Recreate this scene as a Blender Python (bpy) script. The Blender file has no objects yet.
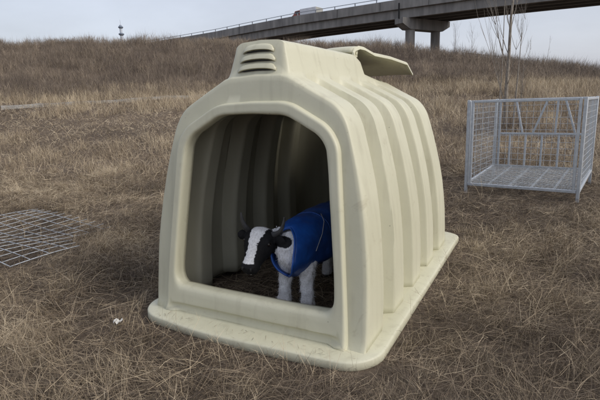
import bpy, bmesh, math, random
import numpy as np
from mathutils import Matrix, Vector, noise as mnoise

# ------------------------------------------------------------------ scene, camera, light
scene = bpy.context.scene
COL = scene.collection
PI = math.pi
FPX, HCAM, HOR, ROLL = 467.0, 1.2, 103.0, math.radians(1.8)   # 600x400 photo pixels
PITCH = math.atan((200 - HOR) / FPX)
_r = np.array([1, 0, 0.0]); _f = np.array([0, math.cos(PITCH), -math.sin(PITCH)]); _u = np.cross(_r, _f)
CR = _r * math.cos(ROLL) - _u * math.sin(ROLL); CU = _u * math.cos(ROLL) + _r * math.sin(ROLL)
CC = np.array([0, 0, HCAM])

cam = bpy.data.cameras.new('camera'); camo = bpy.data.objects.new('camera', cam); COL.objects.link(camo)
cam.sensor_fit = 'HORIZONTAL'; cam.sensor_width = 36; cam.lens = FPX / 600 * 36
cam.clip_start = 0.05; cam.clip_end = 5000
M = Matrix.Identity(4)
for i in range(3):
    M[i][0] = CR[i]; M[i][1] = CU[i]; M[i][2] = -_f[i]; M[i][3] = CC[i]
camo.matrix_world = M
scene.camera = camo

SUN_AZ, SUN_EL = math.radians(118), math.radians(38)   # azimuth clockwise from +Y (view direction)
world = bpy.data.worlds.new('World'); scene.world = world; world.use_nodes = True
nt = world.node_tree; nt.nodes.clear()
wo = nt.nodes.new('ShaderNodeOutputWorld'); bg = nt.nodes.new('ShaderNodeBackground')
sky = nt.nodes.new('ShaderNodeTexSky'); sky.sky_type = 'NISHITA'; sky.sun_disc = False
sky.sun_elevation = SUN_EL; sky.sun_rotation = SUN_AZ
sky.air_density = 1.3; sky.dust_density = 3.0; sky.ozone_density = 1.2
hsv = nt.nodes.new('ShaderNodeHueSaturation'); hsv.inputs['Saturation'].default_value = 0.6
mixw = nt.nodes.new('ShaderNodeMixRGB'); mixw.blend_type = 'MIX'; mixw.inputs[0].default_value = 0.55
mixw.inputs[2].default_value = (4.3, 4.5, 5.4, 1)      # even veil of thin cloud
nt.links.new(sky.outputs[0], hsv.inputs['Color']); nt.links.new(hsv.outputs[0], mixw.inputs[1])
wtc = nt.nodes.new('ShaderNodeTexCoord'); wmp = nt.nodes.new('ShaderNodeMapping'); wmp.inputs['Scale'].default_value = (1, 1, 2.6)
wns = nt.nodes.new('ShaderNodeTexNoise'); wns.inputs['Scale'].default_value = 2.2; wns.inputs['Detail'].default_value = 5; wns.inputs['Roughness'].default_value = 0.55
wmr = nt.nodes.new('ShaderNodeMapRange'); wmr.inputs['From Min'].default_value = 0.3; wmr.inputs['From Max'].default_value = 0.7; wmr.inputs['To Min'].default_value = 0.90; wmr.inputs['To Max'].default_value = 1.12
wmu = nt.nodes.new('ShaderNodeMixRGB'); wmu.blend_type = 'MULTIPLY'; wmu.inputs[0].default_value = 1
nt.links.new(wtc.outputs['Generated'], wmp.inputs[0]); nt.links.new(wmp.outputs[0], wns.inputs['Vector']); nt.links.new(wns.outputs[0], wmr.inputs[0])
nt.links.new(mixw.outputs[0], wmu.inputs[1]); nt.links.new(wmr.outputs[0], wmu.inputs[2]); nt.links.new(wmu.outputs[0], bg.inputs[0]); bg.inputs[1].default_value = 0.112
nt.links.new(bg.outputs[0], wo.inputs[0])

sl = bpy.data.lights.new('sun', 'SUN'); sl.energy = 1.25; sl.angle = math.radians(24); sl.color = (1, 0.95, 0.86)
so = bpy.data.objects.new('sun', sl); COL.objects.link(so)
sd = Vector((math.sin(SUN_AZ) * math.cos(SUN_EL), math.cos(SUN_AZ) * math.cos(SUN_EL), math.sin(SUN_EL)))
so.rotation_euler = sd.to_track_quat('Z', 'Y').to_euler(); so.location = sd * 50
scene.view_settings.view_transform = 'Standard'; scene.view_settings.look = 'None'
scene.view_settings.exposure = 0.52; scene.view_settings.gamma = 1.0
scene.view_settings.use_curve_mapping = False
scene.render.resolution_x = 1024; scene.render.resolution_y = 683

# ------------------------------------------------------------------ pixel helpers (photo pixels -> rays)
def ray(px, py): return _f + CR * (px - 300) / FPX + CU * (200 - py) / FPX
def ground_at(px, py, z=0.0):
    d = ray(px, py); return CC + d * ((z - HCAM) / d[2])
def at_depth(px, py, y):
    d = ray(px, py); return CC + d * (y / d[1])

# ------------------------------------------------------------------ object helpers
def tag(o, label=None, cat=None, group=None, kind=None):
    if label: o['label'] = label
    if cat: o['category'] = cat
    if group: o['group'] = group
    if kind: o['kind'] = kind
    return o
def empty(name, loc=(0, 0, 0), rz=0.0):
    o = bpy.data.objects.new(name, None); COL.objects.link(o); o.empty_display_size = 0.1
    o.location = loc; o.rotation_euler = (0, 0, rz); return o
def mesh_data(name, verts, faces, mat=None, smooth=True, sharp=None):
    me = bpy.data.meshes.new(name)
    me.from_pydata([tuple(map(float, v)) for v in verts], [], [tuple(map(int, f)) for f in faces]); me.update()
    if mat: me.materials.append(mat)
    if smooth:
        me.polygons.foreach_set('use_smooth', [True] * len(me.polygons))
        if sharp: me.set_sharp_from_angle(angle=math.radians(sharp))
    return me
def link(name, me, parent=None):
    o = bpy.data.objects.new(name, me); COL.objects.link(o)
    if parent: o.parent = parent
    return o
class MB:
    """collects simple solids and links them as one mesh object"""
    def __init__(s): s.v = []; s.f = []
    def add(s, v, f):
        n = len(s.v); s.v += [tuple(map(float, p)) for p in v]; s.f += [tuple(i + n for i in q) for q in f]
    def box(s, c, size, ax=None):
        c = np.array(c, float); h = np.array(size, float) / 2
        A = np.eye(3) if ax is None else np.array(ax, float)
        vs = [c + A[0] * h[0] * i + A[1] * h[1] * j + A[2] * h[2] * k for i in (-1, 1) for j in (-1, 1) for k in (-1, 1)]
        s.add(vs, [(0, 1, 3, 2), (4, 6, 7, 5), (0, 4, 5, 1), (2, 3, 7, 6), (0, 2, 6, 4), (1, 5, 7, 3)])
    def tube(s, pts, rad, n=6, cap=True):
        pts = [np.array(p, float) for p in pts]
        if not hasattr(rad, '__len__'): rad = [rad] * len(pts)
        rings = []; ref = None
        for i, p in enumerate(pts):
            t = pts[min(i + 1, len(pts) - 1)] - pts[max(i - 1, 0)]; t /= max(np.linalg.norm(t), 1e-9)
            if ref is None: ref = np.array([1, 0, 0.]) if abs(t[0]) < .8 else np.array([0, 1., 0])
            a = ref - t * (ref @ t); a /= np.linalg.norm(a); b = np.cross(t, a); ref = a
            rings.append([p + rad[i] * (a * math.cos(k * 2 * PI / n) + b * math.sin(k * 2 * PI / n)) for k in range(n)])
        v = [q for r_ in rings for q in r_]; f = []
        for i in range(len(pts) - 1):
            for k in range(n):
                f.append((i * n + k, i * n + (k + 1) % n, (i + 1) * n + (k + 1) % n, (i + 1) * n + k))
        if cap:
            f.append(tuple(reversed(range(n)))); f.append(tuple((len(pts) - 1) * n + k for k in range(n)))
        s.add(v, f)
    def build(s, name, mat, parent=None, smooth=False, sharp=None, bevel=None):
        me = mesh_data(name, s.v, s.f, mat, smooth or bool(bevel), sharp or (35 if bevel else None))
        o = link(name, me, parent)
        if bevel:
            m = o.modifiers.new('bevel', 'BEVEL'); m.width = bevel; m.segments = 2; m.limit_method = 'ANGLE'
        return o

def smooth01(a, b, x):
    t = np.clip((np.asarray(x, float) - a) / (b - a), 0, 1); return t * t * (3 - 2 * t)

# ------------------------------------------------------------------ materials
def new_mat(name):
    m = bpy.data.materials.new(name); m.use_nodes = True
    n = m.node_tree.nodes; return m, n, m.node_tree.links, n['Principled BSDF']
def ramp(nodes, stops):
    r_ = nodes.new('ShaderNodeValToRGB'); e = r_.color_ramp.elements
    e[0].position, e[0].color = stops[0][0], (*stops[0][1], 1)
    e[1].position, e[1].color = stops[-1][0], (*stops[-1][1], 1)
    for p, c in stops[1:-1]:
        k = e.new(p); k.color = (*c, 1)
    return r_
def noisy_mat(name, c1, c2, scale=8.0, rough=0.6, metal=0.0, bump=0.1, detail=6.0, bscale=None, spec=0.5, coord='Object', stretch=None):
    m, n, l, b = new_mat(name)
    tc = n.new('ShaderNodeTexCoord'); mp = n.new('ShaderNodeMapping')
    if stretch: mp.inputs['Scale'].default_value = stretch
    l.new(tc.outputs[coord], mp.inputs[0])
    t = n.new('ShaderNodeTexNoise'); t.inputs['Scale'].default_value = scale; t.inputs['Detail'].default_value = detail
    l.new(mp.outputs[0], t.inputs['Vector'])
    r_ = ramp(n, [(0.3, c1), (0.7, c2)]); l.new(t.outputs[0], r_.inputs[0]); l.new(r_.outputs[0], b.inputs['Base Color'])
    b.inputs['Roughness'].default_value = rough; b.inputs['Metallic'].default_value = metal
    b.inputs['Specular IOR Level'].default_value = spec
    if bump:
        t2 = n.new('ShaderNodeTexNoise'); t2.inputs['Scale'].default_value = bscale or scale * 3; t2.inputs['Detail'].default_value = 4
        l.new(tc.outputs[coord], t2.inputs['Vector'])
        bp = n.new('ShaderNodeBump'); bp.inputs['Strength'].default_value = bump; bp.inputs['Distance'].default_value = 0.02
        l.new(t2.outputs[0], bp.inputs['Height']); l.new(bp.outputs[0], b.inputs['Normal'])
    return m

def plastic_mat():
    m, n, l, b = new_mat('cream_plastic')
    tc = n.new('ShaderNodeTexCoord')
    big = n.new('ShaderNodeTexNoise'); big.inputs['Scale'].default_value = 2.2; big.inputs['Detail'].default_value = 5
    l.new(tc.outputs['Object'], big.inputs['Vector'])
    base = ramp(n, [(0.3, (0.545, 0.528, 0.392)), (0.7, (0.595, 0.578, 0.44))]); l.new(big.outputs[0], base.inputs[0])
    # rain streaks of dirt, running down
    mp = n.new('ShaderNodeMapping'); mp.inputs['Scale'].default_value = (14, 14, 0.9); l.new(tc.outputs['Object'], mp.inputs[0])
    st = n.new('ShaderNodeTexNoise'); st.inputs['Scale'].default_value = 1.5; st.inputs['Detail'].default_value = 7
    l.new(mp.outputs[0], st.inputs['Vector'])
    sr = ramp(n, [(0.52, (0, 0, 0)), (0.78, (1, 1, 1))]); l.new(st.outputs[0], sr.inputs[0])
    sm = n.new('ShaderNodeMath'); sm.operation = 'MULTIPLY'; sm.inputs[1].default_value = 0.30
    l.new(sr.outputs[0], sm.inputs[0])
    mx = n.new('ShaderNodeMixRGB'); l.new(sm.outputs[0], mx.inputs[0]); l.new(base.outputs[0], mx.inputs[1])
    mx.inputs[2].default_value = (0.30, 0.27, 0.19, 1)
    # speckles of mud near the ground
    sp = n.new('ShaderNodeTexNoise'); sp.inputs['Scale'].default_value = 70; sp.inputs['Detail'].default_value = 3
    l.new(tc.outputs['Object'], sp.inputs['Vector'])
    spr = ramp(n, [(0.66, (0, 0, 0)), (0.76, (1, 1, 1))]); l.new(sp.outputs[0], spr.inputs[0])
    sep = n.new('ShaderNodeSeparateXYZ'); l.new(tc.outputs['Object'], sep.inputs[0])
    mr = n.new('ShaderNodeMapRange'); mr.inputs['From Min'].default_value = 0.02; mr.inputs['From Max'].default_value = 0.45
    mr.inputs['To Min'].default_value = 0.22; mr.inputs['To Max'].default_value = 0.02; l.new(sep.outputs['Z'], mr.inputs[0])
    mm = n.new('ShaderNodeMath'); mm.operation = 'MULTIPLY'; l.new(spr.outputs[0], mm.inputs[0]); l.new(mr.outputs[0], mm.inputs[1])
    mx2 = n.new('ShaderNodeMixRGB'); l.new(mm.outputs[0], mx2.inputs[0]); l.new(mx.outputs[0], mx2.inputs[1])
    mx2.inputs[2].default_value = (0.22, 0.18, 0.13, 1)
    # scuffs and brown smudges
    sc = n.new('ShaderNodeTexNoise'); sc.inputs['Scale'].default_value = 5.5; sc.inputs['Detail'].default_value = 10; sc.inputs['Roughness'].default_value = 0.72; sc.inputs['Distortion'].default_value = 1.2
    l.new(tc.outputs['Object'], sc.inputs['Vector'])
    scr = ramp(n, [(0.60, (0, 0, 0)), (0.74, (0.55, 0.55, 0.55))]); l.new(sc.outputs[0], scr.inputs[0])
    mx3 = n.new('ShaderNodeMixRGB'); l.new(scr.outputs[0], mx3.inputs[0]); l.new(mx2.outputs[0], mx3.inputs[1]); mx3.inputs[2].default_value = (0.33, 0.285, 0.19, 1)
    vo = n.new('ShaderNodeTexVoronoi'); vo.inputs['Scale'].default_value = 9; l.new(tc.outputs['Object'], vo.inputs['Vector'])
    vr = ramp(n, [(0.018, (0.7, 0.7, 0.7)), (0.034, (0, 0, 0))]); l.new(vo.outputs['Distance'], vr.inputs[0])
    mx4 = n.new('ShaderNodeMixRGB'); l.new(vr.outputs[0], mx4.inputs[0]); l.new(mx3.outputs[0], mx4.inputs[1]); mx4.inputs[2].default_value = (0.10, 0.085, 0.06, 1)
    l.new(mx4.outputs[0], b.inputs['Base Color'])
    rr = n.new('ShaderNodeMapRange'); rr.inputs['To Min'].default_value = 0.36; rr.inputs['To Max'].default_value = 0.56
    l.new(big.outputs[0], rr.inputs[0]); l.new(rr.outputs[0], b.inputs['Roughness'])
    b.inputs['Specular IOR Level'].default_value = 0.45
    fb = n.new('ShaderNodeTexNoise'); fb.inputs['Scale'].default_value = 26; fb.inputs['Detail'].default_value = 3
    l.new(tc.outputs['Object'], fb.inputs['Vector'])
    bp = n.new('ShaderNodeBump'); bp.inputs['Strength'].default_value = 0.09; bp.inputs['Distance'].default_value = 0.01
    l.new(fb.outputs[0], bp.inputs['Height']); l.new(bp.outputs[0], b.inputs['Normal'])
    return m

def straw_mat(name, stops):
    """strand colour from the per-strand 'shade' attribute"""
    m, n, l, b = new_mat(name)
    a = n.new('ShaderNodeAttribute'); a.attribute_name = 'shade'
    r_ = ramp(n, stops); l.new(a.outputs['Fac'], r_.inputs[0]); l.new(r_.outputs[0], b.inputs['Base Color'])
    b.inputs['Roughness'].default_value = 0.75; b.inputs['Specular IOR Level'].default_value = 0.25
    return m

MAT = {}
MAT['plastic'] = plastic_mat()
MAT['plastic_in'] = noisy_mat('shaded_plastic', (0.30, 0.285, 0.215), (0.38, 0.365, 0.28), 2.5, 0.55, 0, 0.1, stretch=(2, 2, .6))  # hutch plastic darkened for the inner side; interior shade put into the colour
MAT['galv'] = noisy_mat('galvanised_steel', (0.40, 0.43, 0.46), (0.54, 0.57, 0.60), 30, 0.45, 0.35, 0.05)
MAT['galv_dull'] = noisy_mat('dull_galvanised', (0.24, 0.255, 0.27), (0.40, 0.42, 0.44), 9, 0.6, 0.3, 0.05)
MAT['concrete'] = noisy_mat('bridge_concrete', (0.15, 0.145, 0.14), (0.28, 0.27, 0.255), 1.6, 0.9, 0, 0.2, stretch=(1, 1, 0.18))
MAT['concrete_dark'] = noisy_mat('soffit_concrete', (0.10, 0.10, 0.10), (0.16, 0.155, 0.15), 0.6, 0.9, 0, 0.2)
MAT['rail'] = noisy_mat('rail_paint', (0.25, 0.27, 0.30), (0.35, 0.37, 0.40), 3, 0.6, 0.3, 0)
MAT['dark'] = noisy_mat('near_black', (0.008, 0.008, 0.008), (0.015, 0.015, 0.014), 20, 0.8, 0, 0)
MAT['asphalt'] = noisy_mat('asphalt', (0.04, 0.04, 0.04), (0.06, 0.06, 0.06), 8, 0.9, 0, 0.2)
MAT['bark'] = noisy_mat('grey_bark', (0.16, 0.135, 0.11), (0.32, 0.285, 0.24), 14, 0.9, 0, 0.5)
MAT['path'] = noisy_mat('pale_track', (0.27, 0.255, 0.235), (0.38, 0.365, 0.34), 3, 0.95, 0, 0.2)
MAT['soil_bare'] = noisy_mat('bare_soil', (0.20, 0.155, 0.11), (0.33, 0.26, 0.19), 2, 0.95, 0, 0.4)

def soil_mat():
    m, n, l, b = new_mat('dry_soil')
    tc = n.new('ShaderNodeTexCoord')
    a = n.new('ShaderNodeTexNoise'); a.inputs['Scale'].default_value = 0.35; a.inputs['Detail'].default_value = 6
    c = n.new('ShaderNodeTexNoise'); c.inputs['Scale'].default_value = 22; c.inputs['Detail'].default_value = 9; c.inputs['Roughness'].default_value = 0.7
    l.new(tc.outputs['Object'], a.inputs['Vector']); l.new(tc.outputs['Object'], c.inputs['Vector'])
    r1 = ramp(n, [(0.3, (0.085, 0.068, 0.056)), (0.7, (0.17, 0.137, 0.108))]); l.new(a.outputs[0], r1.inputs[0])
    r2 = ramp(n, [(0.3, (0.5, 0.5, 0.5)), (0.72, (1.5, 1.42, 1.3))]); l.new(c.outputs[0], r2.inputs[0])
    mx = n.new('ShaderNodeMixRGB'); mx.blend_type = 'MULTIPLY'; mx.inputs[0].default_value = 1
    l.new(r1.outputs[0], mx.inputs[1]); l.new(r2.outputs[0], mx.inputs[2]); l.new(mx.outputs[0], b.inputs['Base Color'])
    b.inputs['Roughness'].default_value = 0.95; b.inputs['Specular IOR Level'].default_value = 0.1
    bp = n.new('ShaderNodeBump'); bp.inputs['Strength'].default_value = 0.6; bp.inputs['Distance'].default_value = 0.03
    l.new(c.outputs[0], bp.inputs['Height']); l.new(bp.outputs[0], b.inputs['Normal'])
    return m
MAT['soil'] = soil_mat()
MAT['straw'] = straw_mat('straw_litter', [(0.0, (0.070, 0.054, 0.042)), (0.35, (0.180, 0.140, 0.100)), (0.7, (0.36, 0.285, 0.195)), (1.0, (0.60, 0.50, 0.355))])
MAT['brush'] = straw_mat('brush_twigs', [(0.0, (0.078, 0.062, 0.053)), (0.5, (0.170, 0.136, 0.109)), (1.0, (0.39, 0.315, 0.23))])

# ------------------------------------------------------------------ hutch frame
YAW = math.radians(28)
HD = np.array([math.sin(YAW), math.cos(YAW), 0]); HP = np.array([math.cos(YAW), -math.sin(YAW), 0])
HO = HP * (-1.332) + HD * 1.755
def to_hutch(x, y):
    dx = x - HO[0]; dy = y - HO[1]
    return dx * HP[0] + dy * HP[1], dx * HD[0] + dy * HD[1]

# ------------------------------------------------------------------ terrain
CX = np.array([-400, -60, -30, -17.6, -10.7, -3.6, 4.6, 8.7, 14.9, 21, 24.2, 27.3, 31.6, 45, 80, 400.0])
CZ = np.array([8.3, 8.2, 7.9, 7.8, 7.7, 7.1, 6.8, 6.45, 5.7, 4.8, 4.05, 3.2, 2.1, 1.5, 1.2, 1.2])
_rng = np.random.default_rng(7)
_lat = _rng.random((64, 64))
def vnoise(x, y):
    x = np.asarray(x, float); y = np.asarray(y, float)
    xi = np.floor(x).astype(int); yi = np.floor(y).astype(int); fx = x - xi; fy = y - yi
    fx = fx * fx * (3 - 2 * fx); fy = fy * fy * (3 - 2 * fy)
    g = lambda a, b_: _lat[a % 64, b_ % 64]
    return (g(xi, yi) * (1 - fx) + g(xi + 1, yi) * fx) * (1 - fy) + (g(xi, yi + 1) * (1 - fx) + g(xi + 1, yi + 1) * fx) * fy
def fbm(x, y): return (vnoise(x, y) + 0.5 * vnoise(x * 2.1 + 9, y * 2.1 + 3) + 0.25 * vnoise(x * 4.3 + 5, y * 4.3 + 17)) / 1.75
def tz(x, y):
    x = np.asarray(x, float); y = np.asarray(y, float)
    crest = np.interp(x * 50 / np.maximum(y, 20) if False else x, CX, CZ)
    foot = 1.75 * smooth01(9, 27, y) * smooth01(60, 5, x)
    t = np.clip((y - 26) / 24.0, 0, 1); up = t ** 1.15
    z = foot + (crest - foot) * (1 - (1 - up) ** 1.25)
    z = z * (1 - smooth01(53, 85, y)) + 0.6 * smooth01(53, 85, y)
    far = smooth01(4, 14, np.hypot(x, y - 3))
    z = z + (fbm(x * 0.9, y * 0.9) - 0.5) * 0.10 * far + (fbm(x * .22, y * .22) - .5) * 0.5 * smooth01(12, 40, y) * (y < 90)
    z = z + (vnoise(x * 3, y * 3) - 0.5) * 0.03 * smooth01(1.1, 1.6, np.hypot((x - 0.1) / 1.0, (y - 2.75) / 1.15))
    return z
xs = np.concatenate([np.linspace(-900, -70, 22), np.linspace(-68, -9, 60), np.linspace(-8, 9, 150), np.linspace(10, 68, 60), np.linspace(70, 900, 22)])
ys = np.concatenate([np.linspace(-400, -12, 14), np.linspace(-10, 0, 16), np.linspace(0.2, 13, 120), np.linspace(13.4, 90, 130), np.linspace(95, 1500, 22)])
gx, gy = np.meshgrid(xs, ys); gz = tz(gx, gy)
nx_, ny_ = len(xs), len(ys)
gv = np.stack([gx.ravel(), gy.ravel(), gz.ravel()], 1)
idx = np.arange(nx_ * ny_).reshape(ny_, nx_)
gf = np.stack([idx[:-1, :-1].ravel(), idx[:-1, 1:].ravel(), idx[1:, 1:].ravel(), idx[1:, :-1].ravel()], 1)
tag(link('ground', mesh_data('ground', gv, gf, MAT['soil'])), kind='structure')

def strip(name, pts, width, mat, lift=0.06):
    v = []; f = []; pts = np.array(pts, float)
    for i, p in enumerate(pts):
        t = pts[min(i + 1, len(pts) - 1)] - pts[max(i - 1, 0)]; t /= np.linalg.norm(t); nn = np.array([-t[1], t[0]])
        for s in np.linspace(-0.5, 0.5, 4):
            q = p + nn * s * width * (0.75 + 0.5 * vnoise(p[0] * .8, s * 3 + 5)); v.append((q[0], q[1], tz(q[0], q[1]) + lift))
    for i in range(len(pts) - 1):
        for k in range(3): f.append((i * 4 + k, i * 4 + k + 1, i * 4 + 4 + k + 1, i * 4 + 4 + k))
    return tag(link(name, mesh_data(name, v, f, mat)), kind='structure')
def kerb(name, pts, width, h, mat):
    """a low raised concrete edge following the ground"""
    v = []; f = []; pts = np.array(pts, float)
    for i, p in enumerate(pts):
        zc = tz(p[0], p[1]) + h * (.7 + .5 * vnoise(p[0] * .9, 2.5))
        for s_, top in ((-.5, 0), (-.46, 1), (.46, 1), (.5, 0)): v.append((p[0], p[1] + s_ * width, zc if top else tz(p[0], p[1] + s_ * width) - .1))
    for i in range(len(pts) - 1):
        for k in range(3): f.append((i * 4 + k, i * 4 + k + 1, i * 4 + 5 + k, i * 4 + 4 + k))
    return tag(link(name, mesh_data(name, v, f, mat, False)), kind='structure')
kerb('track', [(x, 21.0 + 0.36 * (x + 14) + 0.15 * math.sin(x * .5)) for x in np.linspace(-13.0, -4.6, 40)], 0.7, .13, MAT['path'])
strip('path', [(x, 47.4 - 0.10 * (x - 15)) for x in np.linspace(14.5, 21.5, 30)], 1.0, MAT['soil_bare'], 0.25)

# ------------------------------------------------------------------ bridge
bridge = empty('road_bridge', (12.5, 60, 0))
tag(bridge, 'grey concrete road bridge with girders and parapet passing behind the embankment', 'bridge')
def bp(x, y, z): return (x - 12.5, y - 60, z)
BL = np.array([(-60, 113), (-40, 98.5), (-18.4, 82.4), (-12.5, 77.8), (-6.9, 72.6), (-.3, 66.8), (5.8, 62.5), (12, 58.2), (19.9, 53.2), (26.4, 49.9), (40, 43.4), (55, 36.5)], float)
sl_ = np.concatenate([[0], np.cumsum(np.hypot(*np.diff(BL, axis=0).T))])
def bl(s): return np.array([np.interp(s, sl_, BL[:, 0]), np.interp(s, sl_, BL[:, 1])])
def bt(s):
    d = bl(min(s + 3, sl_[-1])) - bl(max(s - 3, 0)); return d / np.linalg.norm(d)
ZB = 10.6      # underside of the near girder
SS = np.arange(0, sl_[-1], 2.0)
def sweep(name, prof, mat, s0=0, s1=sl_[-1]):
    ss = [s for s in SS if s0 < s < s1]; ss = [s0] + ss + [s1]; n = len(prof); v = []; f = []
    for s in ss:
        c = bl(s); t = bt(s); nn = np.array([-t[1], t[0]])
        if nn[1] < 0: nn = -nn
        for o_, z_ in prof: v.append(bp(c[0] + nn[0] * o_, c[1] + nn[1] * o_, ZB + z_))
    for i in range(len(ss) - 1):
        for k in range(n): f.append((i * n + k, i * n + (k + 1) % n, (i + 1) * n + (k + 1) % n, (i + 1) * n + k))
    f.append(tuple(range(n))); f.append(tuple(range((len(ss) - 1) * n, len(ss) * n)))
    return link(name, mesh_data(name, v, f, mat, False), bridge)
PIERS = [sl_[7] + 0.6]
for w in range(4):
    o_ = 0.30 + w * 1.95
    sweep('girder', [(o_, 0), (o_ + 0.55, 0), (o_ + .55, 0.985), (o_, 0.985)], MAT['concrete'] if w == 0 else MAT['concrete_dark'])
sweep('deck', [(0.0, 0.99), (6.9, 0.99), (6.9, 1.20), (0.0, 1.20)], MAT['concrete'])
sweep('road_surface', [(0.5, 1.205), (6.4, 1.205), (6.4, 1.25), (0.5, 1.25)], MAT['asphalt'])
# parapet cast in panels with open joints
seg = 5.9; s = 0.05
while s + seg < sl_[-1]:
    sweep('parapet_panel', [(-0.06, 1.02), (-0.02, 2.08), (0.26, 2.08), (0.40, 1.21), (-0.002, 1.21), (-0.002, 1.02)], MAT['concrete'], s, s + seg - 0.06)
    s += seg
sweep('far_parapet', [(6.5, 1.26), (6.62, 2.08), (6.9, 2.08), (6.96, 1.0), (6.902, 1.0), (6.902, 1.26)], MAT['concrete'])
pm = MB(); pm.box((0, 0, .17), (.10, .10, .34)); pme = mesh_data('rail_post', pm.v, pm.f, MAT['rail'], False)
s = 1.0
while s < sl_[-1] - 1:
    c = bl(s); t = bt(s); o = link('rail_post', pme, bridge); o.location = bp(c[0] + .06, c[1] + .1, ZB + 2.08)
    o.rotation_euler = (0, 0, math.atan2(t[1], t[0])); s += 2.9
sweep('hand_rail', [(0.06, 2.40), (0.06, 2.46), (0.14, 2.46), (0.14, 2.40)], MAT['rail'])
ps = PIERS[0]; c = bl(ps)
N3 = np.array([.837, .547, 0]); T3 = np.array([N3[1], -N3[0], 0]); Z3 = np.array([0, 0, 1.])      # the pier stands skew to the deck
def cap_pt(a, b_, z): q = np.array([c[0], c[1], 0]) + T3 * a + N3 * b_; return bp(q[0], q[1], z)
prof = [(-0.35, ZB - .005), (-0.35, ZB - .65), (0.9, ZB - 1.25), (6.6, ZB - 1.25), (7.9, ZB - .65), (7.9, ZB - .005)]
v = [cap_pt(a, b_, z) for a in (-.65, .65) for b_, z in prof]; n = len(prof)
f = [tuple(range(n)), tuple(range(n, 2 * n))] + [(k, (k + 1) % n, n + (k + 1) % n, n + k) for k in range(n)]
link('pier_cap', mesh_data('pier_cap', v, f, MAT['concrete'], False), bridge)
for b_ in (1.55, 6.0):
    mb = MB(); q = np.array(cap_pt(0, b_, 0)); mb.tube([q + (0, 0, 1), q + (0, 0, ZB - 1.25)], 0.56, 20); mb.build('pier_column', MAT['concrete'], bridge, True, 40)
tb = bt(ps); mb = MB(); q = np.array(cap_pt(0, -.30, 0)); mb.box(q + (-.05, -.12, ZB + .75), (.16, .12, 1.7), [np.array([tb[0], tb[1], 0]), np.array([-tb[1], tb[0], 0]), Z3]); mb.build('drain_pipe', MAT['dark'], bridge)

# ------------------------------------------------------------------ truck on the bridge
red = noisy_mat('red_paint', (0.26, 0.07, 0.05), (0.34, 0.10, 0.07), 2, 0.4, 0, 0)
whitep = noisy_mat('white_body_paint', (0.62, 0.63, 0.66), (0.75, 0.76, 0.78), 2, 0.5, 0, 0)
greyp = noisy_mat('grey_body_paint', (0.28, 0.28, 0.26), (0.36, 0.36, 0.33), 2, 0.6, 0, 0)
glass = noisy_mat('dark_glass', (0.02, 0.025, 0.03), (0.03, 0.035, 0.04), 2, 0.1, 0, 0)
rubber = noisy_mat('black_rubber', (0.015, 0.015, 0.015), (0.03, 0.03, 0.03), 9, 0.8, 0, 0)
s_t = sl_[5] + 1.2; ct = bl(s_t); tt = bt(s_t); n2 = np.array([-tt[1], tt[0]]); n2 = n2 if n2[1] > 0 else -n2
ct = ct + n2 * 1.75
truck = empty('box_truck', (ct[0], ct[1], ZB + 1.255), math.atan2(-tt[1], -tt[0])); truck.scale = (.88, .88, .9)
tag(truck, 'small red-cabbed truck with white cargo box driving over the bridge', 'truck')
mb = MB(); mb.box((0.0, 0, .62), (4.6, .9, .16)); mb.build('chassis', rubber, truck)
mb = MB()
cabp = [(0.75, .5), (2.3, .5), (2.35, 1.15), (2.0, 1.35), (1.65, 1.84), (0.75, 1.88)]
v = [(a, y_, z_) for y_ in (-.88, .88) for a, z_ in cabp]; n = len(cabp)
mb.add(v, [tuple(range(n)), tuple(range(n, 2 * n))] + [(k, (k + 1) % n, n + (k + 1) % n, n + k) for k in range(n)])
cab = mb.build('cab', red, truck, bevel=.05)
mb = MB(); mb.box((1.845, 0, 1.68), (.03, 1.5, .55), [(.47, 0, -.88), (0, 1, 0), (.88, 0, .47)]); 
mb2 = MB(); mb2.add([(1.99, -.75, 1.40), (1.99, .75, 1.40), (1.69, .72, 1.80), (1.69, -.72, 1.80), (2.02, -.75, 1.41), (2.02, .75, 1.41), (1.72, .72, 1.81), (1.72, -.72, 1.81)],
                    [(0, 1, 2, 3), (7, 6, 5, 4), (0, 4, 5, 1), (1, 5, 6, 2), (2, 6, 7, 3), (3, 7, 4, 0)])
mb2.build('windscreen', glass, cab)
for sy in (-1, 1):
    m3 = MB(); m3.box((1.2, sy * .885, 1.55), (.7, .02, .4)); m3.build('side_window', glass, cab)
mb = MB(); mb.box((-0.85, 0, 1.36), (3.0, 1.9, 1.25)); boxo = mb.build('cargo_box', whitep, truck, bevel=.03)
mb = MB(); mb.box((-2.365, 0, 1.36), (.03, 1.84, 1.18)); mb.build('rear_door', greyp, boxo)
for a in (-1.5, 1.55):
    for sy in (-1, 1):
        mb = MB(); mb.tube([(a, sy * .62, .42), (a, sy * .88, .42)], .42, 18); wh = mb.build('wheel', rubber, truck, True, 40)
        mb = MB(); mb.tube([(a, sy * .881, .42), (a, sy * .9, .42)], .22, 14); mb.build('rim', greyp, wh, True, 40)

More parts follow.
